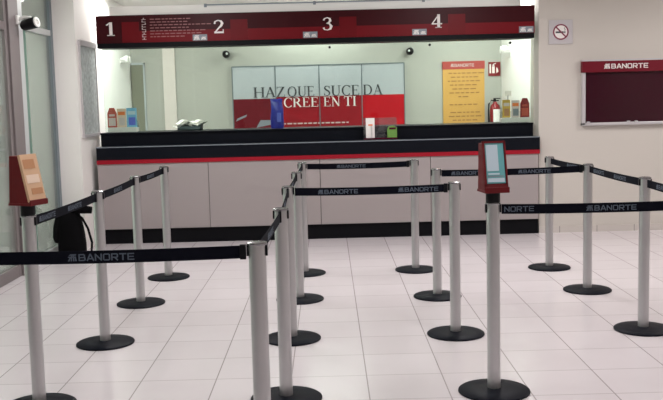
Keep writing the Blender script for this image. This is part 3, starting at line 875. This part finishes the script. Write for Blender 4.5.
# ------------------------------------------------------------------ belt stanchions
def make_stanchion():
    t = thing('belt_stanchion', '', 'stanchion')
    link('base', lathe(bmesh.new(), [(0.0, 0), (0.174, 0.0), (0.177, 0.003), (0.177, 0.009), (0.170, 0.014), (0.10, 0.018), (0.05, 0.022), (0.036, 0.024), (0.0, 0.024)], 56), M['rubber'], t, smooth=True)
    link('pole', lathe(bmesh.new(), [(0.0, 0.018), (0.0325, 0.018), (0.0325, 0.875), (0.0, 0.875)], 40), M['alu'], t, smooth=True)
    h = link('belt_head', lathe(bmesh.new(), [(0.0, 0.875), (0.0325, 0.875), (0.0325, 0.94), (0.0, 0.94)], 40), M['alu'], t, smooth=True)
    for k in range(3):
        bm = bmesh.new()
        c, s_ = round(math.cos(k*PI/2)), round(math.sin(k*PI/2))
        a, b = 0.030, 0.0385
        if c:
            box(bm, min(c*a, c*b), max(c*a, c*b), -0.011, 0.011, 0.90, 0.9395)
        else:
            box(bm, -0.011, 0.011, min(s_*a, s_*b), max(s_*a, s_*b), 0.90, 0.9395)
        link('belt_slot', bm, M['black'], h)
    link('cap', lathe(bmesh.new(), [(0.0, 0.94), (0.036, 0.94), (0.038, 0.944), (0.037, 0.949), (0.03, 0.952), (0.0, 0.952)], 40), M['chrome'], t, smooth=True)
    return t

def dup(root, loc, label, group):
    r = root.copy()
    C.objects.link(r)
    r.location = loc
    r['label'] = label
    r['group'] = group
    for ch in list(root.children):
        c = ch.copy()
        C.objects.link(c)
        c.parent = r
        for g_ in list(ch.children):
            d_ = g_.copy()
            C.objects.link(d_)
            d_.parent = c
    return r

POS = dict(
    P0=(-1.44, 3.33), P1=(-1.45, 4.371), P2=(-1.409, 5.546), P3=(-1.415, 6.666), P4=(-1.383, 7.673),
    M1=(-0.27, 3.326), M2=(-0.236, 4.388), M3=(-0.25, 5.536), M4=(-0.235, 6.667), M5=(-0.222, 7.70),
    R1=(0.797, 4.421), R2=(0.765, 5.553), R3=(0.784, 6.653), R4=(0.727, 7.73),
    F1=(1.861, 7.675), F2=(1.92, 6.739), F3=(1.929, 5.547), F4=(1.94, 4.42))
LAB = dict(
    P0='silver belt stanchion outside the left edge, nearest the viewer in the left row',
    P1='silver belt stanchion carrying the red leaflet stand at the left edge',
    P2='silver belt stanchion in the left row, just behind the one with the red stand',
    P3='silver belt stanchion in the left row, second from the counter',
    P4='silver belt stanchion at the counter end of the left row',
    M1='nearest silver stanchion of the middle row, at the end of the long front belt',
    M2='silver stanchion of the middle row, second from the viewer',
    M3='silver stanchion of the middle row, third from the viewer, with a crosswise belt',
    M4='silver stanchion of the middle row, second from the counter',
    M5='silver stanchion of the middle row nearest the counter',
    R1='silver stanchion carrying the red framed display with the teal page',
    R2='silver stanchion right of centre at the right end of the nearer crosswise centre belt',
    R3='silver stanchion right of centre whose belt runs right to the far row',
    R4='silver stanchion right of centre nearest the counter',
    F1='silver stanchion at the counter end of the far right row',
    F2='silver stanchion in the middle of the three of the far right row',
    F3='silver stanchion of the far right row nearest the right edge',
    F4='silver stanchion outside the right edge that holds the nearest right belt')
GRP = dict(P='left row of stanchions', M='middle row of stanchions', R='stanchions right of centre', F='far right row of stanchions')
proto = make_stanchion()
for i, (k, p) in enumerate(POS.items()):
    if i == 0:
        proto.location = (p[0], p[1], 0)
        proto['label'] = LAB[k]
        proto['group'] = GRP[k[0]]
    else:
        dup(proto, (p[0], p[1], 0), LAB[k], GRP[k[0]])

def belt(a, b, label, first, from_b=False, sag=0.006, period=0.5):
    A, Bp = Vector((*POS[a], 0)), Vector((*POS[b], 0))
    d_ = (Bp-A).normalized()
    A = A+d_*0.042
    Bp = Bp-d_*0.042
    L = (Bp-A).length
    t = thing('retractable_belt', label, 'belt', (A.x, A.y, 0.915), math.atan2(d_.y, d_.x), 'belts between the stanchions')
    n = 16
    def zs(u):
        return -sag*4*u*(1-u)
    bm = bmesh.new()
    rows = []
    for i in range(n+1):
        u = i/n
        rows.append([bm.verts.new((u*L, y, zs(u)+z)) for y, z in ((-0.0012, -0.024), (0.0012, -0.024), (0.0012, 0.024), (-0.0012, 0.024))])
    for r0, r1 in zip(rows, rows[1:]):
        for j in range(4):
            bm.faces.new((r0[j], r0[(j+1) % 4], r1[(j+1) % 4], r1[j]))
    bm.faces.new(rows[0])
    bm.faces.new(rows[-1])
    link('webbing', bm, M['belt'], t)
    link('end_clip', B((L-0.022, L+0.001, -0.007, 0.007, -0.028, 0.028)), M['black'], t, bevel=0.002)
    x = first
    while x+0.25 < L-0.02:
        z = zs((x+0.125)/L)-0.0135
        bm = bmesh.new()
        bank_name(bm, (x, -0.0014, z), (1, 0, 0), (0, 0, 1), 0.026, 0.25, clip=(0.004, L))
        bank_name(bm, (x+0.25, 0.0014, z), (-1, 0, 0), (0, 0, 1), 0.026, 0.25, clip=(0.004, L))
        link('printed_name', bm, M['beltink'], t)
        x += period
    return t
belt('P0', 'M1', 'long black belt across the front left, with the bank name beside the nearest stanchion', 0.43)
belt('P1', 'P2', 'black belt sloping from the red leaflet stand to the next stanchion of the left row', 0.10, period=0.45)
belt('P2', 'P3', 'black belt of the left row between its second and third visible stanchions', 0.38)
belt('P3', 'P4', 'black belt of the left row reaching its stanchion by the counter', 0.33)
belt('M1', 'M2', 'black belt of the middle row between the two stanchions nearest the viewer', 0.35)
belt('M2', 'M3', 'black belt of the middle row between its second and third stanchions', 0.35)
belt('M3', 'M4', 'black belt of the middle row between its third and fourth stanchions', 0.35)
belt('M4', 'M5', 'black belt of the middle row reaching the stanchion nearest the counter', 0.35)
belt('M3', 'R2', 'black crosswise belt, nearer of the two in the centre, with the name printed twice', 0.14, period=0.49)
belt('M5', 'R4', 'black crosswise belt in the centre, closer to the counter', 0.25, period=0.6)
belt('R3', 'F2', 'black crosswise belt passing behind the red framed display to the right row', 0.07)
belt('R1', 'F4', 'near black belt running right from the red framed display stanchion', -0.087, period=0.5)
belt('F1', 'F2', 'short black belt at the counter end of the far right row', 0.42)
belt('F2', 'F3', 'black belt between the middle and nearest visible stanchions of the far right row', 0.10, period=0.46)
belt('F3', 'F4', 'black belt leaving the far right row towards the right edge', 0.15)

# ------------------------------------------------------------------ leaflet stands on two stanchions
def display_stand(pos, rz, label, kind):
    t = thing('leaflet_display', label, 'leaflet display', (pos[0], pos[1], 0.9525), rz)
    link('adapter', lathe(bmesh.new(), [(0.0, 0.0), (0.035, 0.0), (0.035, 0.05), (0.0, 0.05)], 30), M['black'], t, smooth=True)
    w_ = 0.058
    # wedge in local frame: front faces -Y and leans back
    fb, ft, bt, bb = (-0.056, 0.053), (-0.004, 0.285), (0.045, 0.285), (0.06, 0.053)
    bm = bmesh.new()
    prism(bm, [fb, bb, bt, ft], (-w_, 0, 0), (0, 1, 0), (0, 0, 1), 2*w_)
    link('case', bm, M['hold'], t, bevel=0.003)
    link('bottom_tray', B((-w_-0.003, w_+0.003, -0.072, 0.063, 0.048, 0.06)), M['hold'], t, bevel=0.002)
    link('front_lip', B((-w_-0.003, w_+0.003, -0.074, -0.068, 0.048, 0.076)), M['hold'], t, bevel=0.002)
    # slanted frame of reference on the front
    Fv = Vector((0, ft[0]-fb[0], ft[1]-fb[1])).normalized()
    Uv = Vector((1, 0, 0))
    Nn = Uv.cross(Fv)
    O = Vector((0, fb[0], fb[1]))+Nn*0.001
    def pl(name, rects, mt, d_, off=0.0, parent=t):
        bm = bmesh.new()
        for r in rects:
            prism(bm, R4(*r), O+Nn*off, Uv, Fv, d_)
        return link(name, bm, mt, parent)
    if kind == 'tan':
        s = pl('leaflet', [(-0.056, 0.012, 0.056, 0.24)], M['tan'], 0.014)
        pl('printed_patch', [(-0.045, 0.10, 0.04, 0.14)], M['tan2'], 0.001, 0.0145, s)
        for q in ((-0.03, 0.045, 0.045, 0.075), (-0.045, 0.17, 0.03, 0.215)):
            pl('printed_patch', [q], M['tan3'], 0.001, 0.0145, s)
    else:
        s = pl('leaflet', [(-0.044, 0.040, 0.048, 0.236)], M['teal'], 0.006)
        pl('printed_page', [(-0.040, 0.10, 0.018, 0.228)], M['lblue'], 0.001, 0.0065, s)
        for q in ((-0.040, 0.046, 0.044, 0.066), (-0.036, 0.082, 0.02, 0.09)):
            pl('printed_page', [q], M['lblue'], 0.001, 0.0065, s)
        pl('printed_rule', [(-0.04, 0.072, 0.04, 0.077)], M['grey'], 0.001, 0.0065, s)
        pl('frame', [(-w_, 0.0, -0.046, 0.246), (0.050, 0.0, w_, 0.246), (-w_, 0.0, w_, 0.036), (-w_, 0.236, w_, 0.246)], M['hold'], 0.010)
    return t
display_stand(POS['P1'], math.radians(66), 'red wedge stand with tan leaflets on top of the left stanchion', 'tan')
display_stand(POS['R1'], math.radians(7), 'red framed stand with teal and white page on the centre-right stanchion', 'teal')
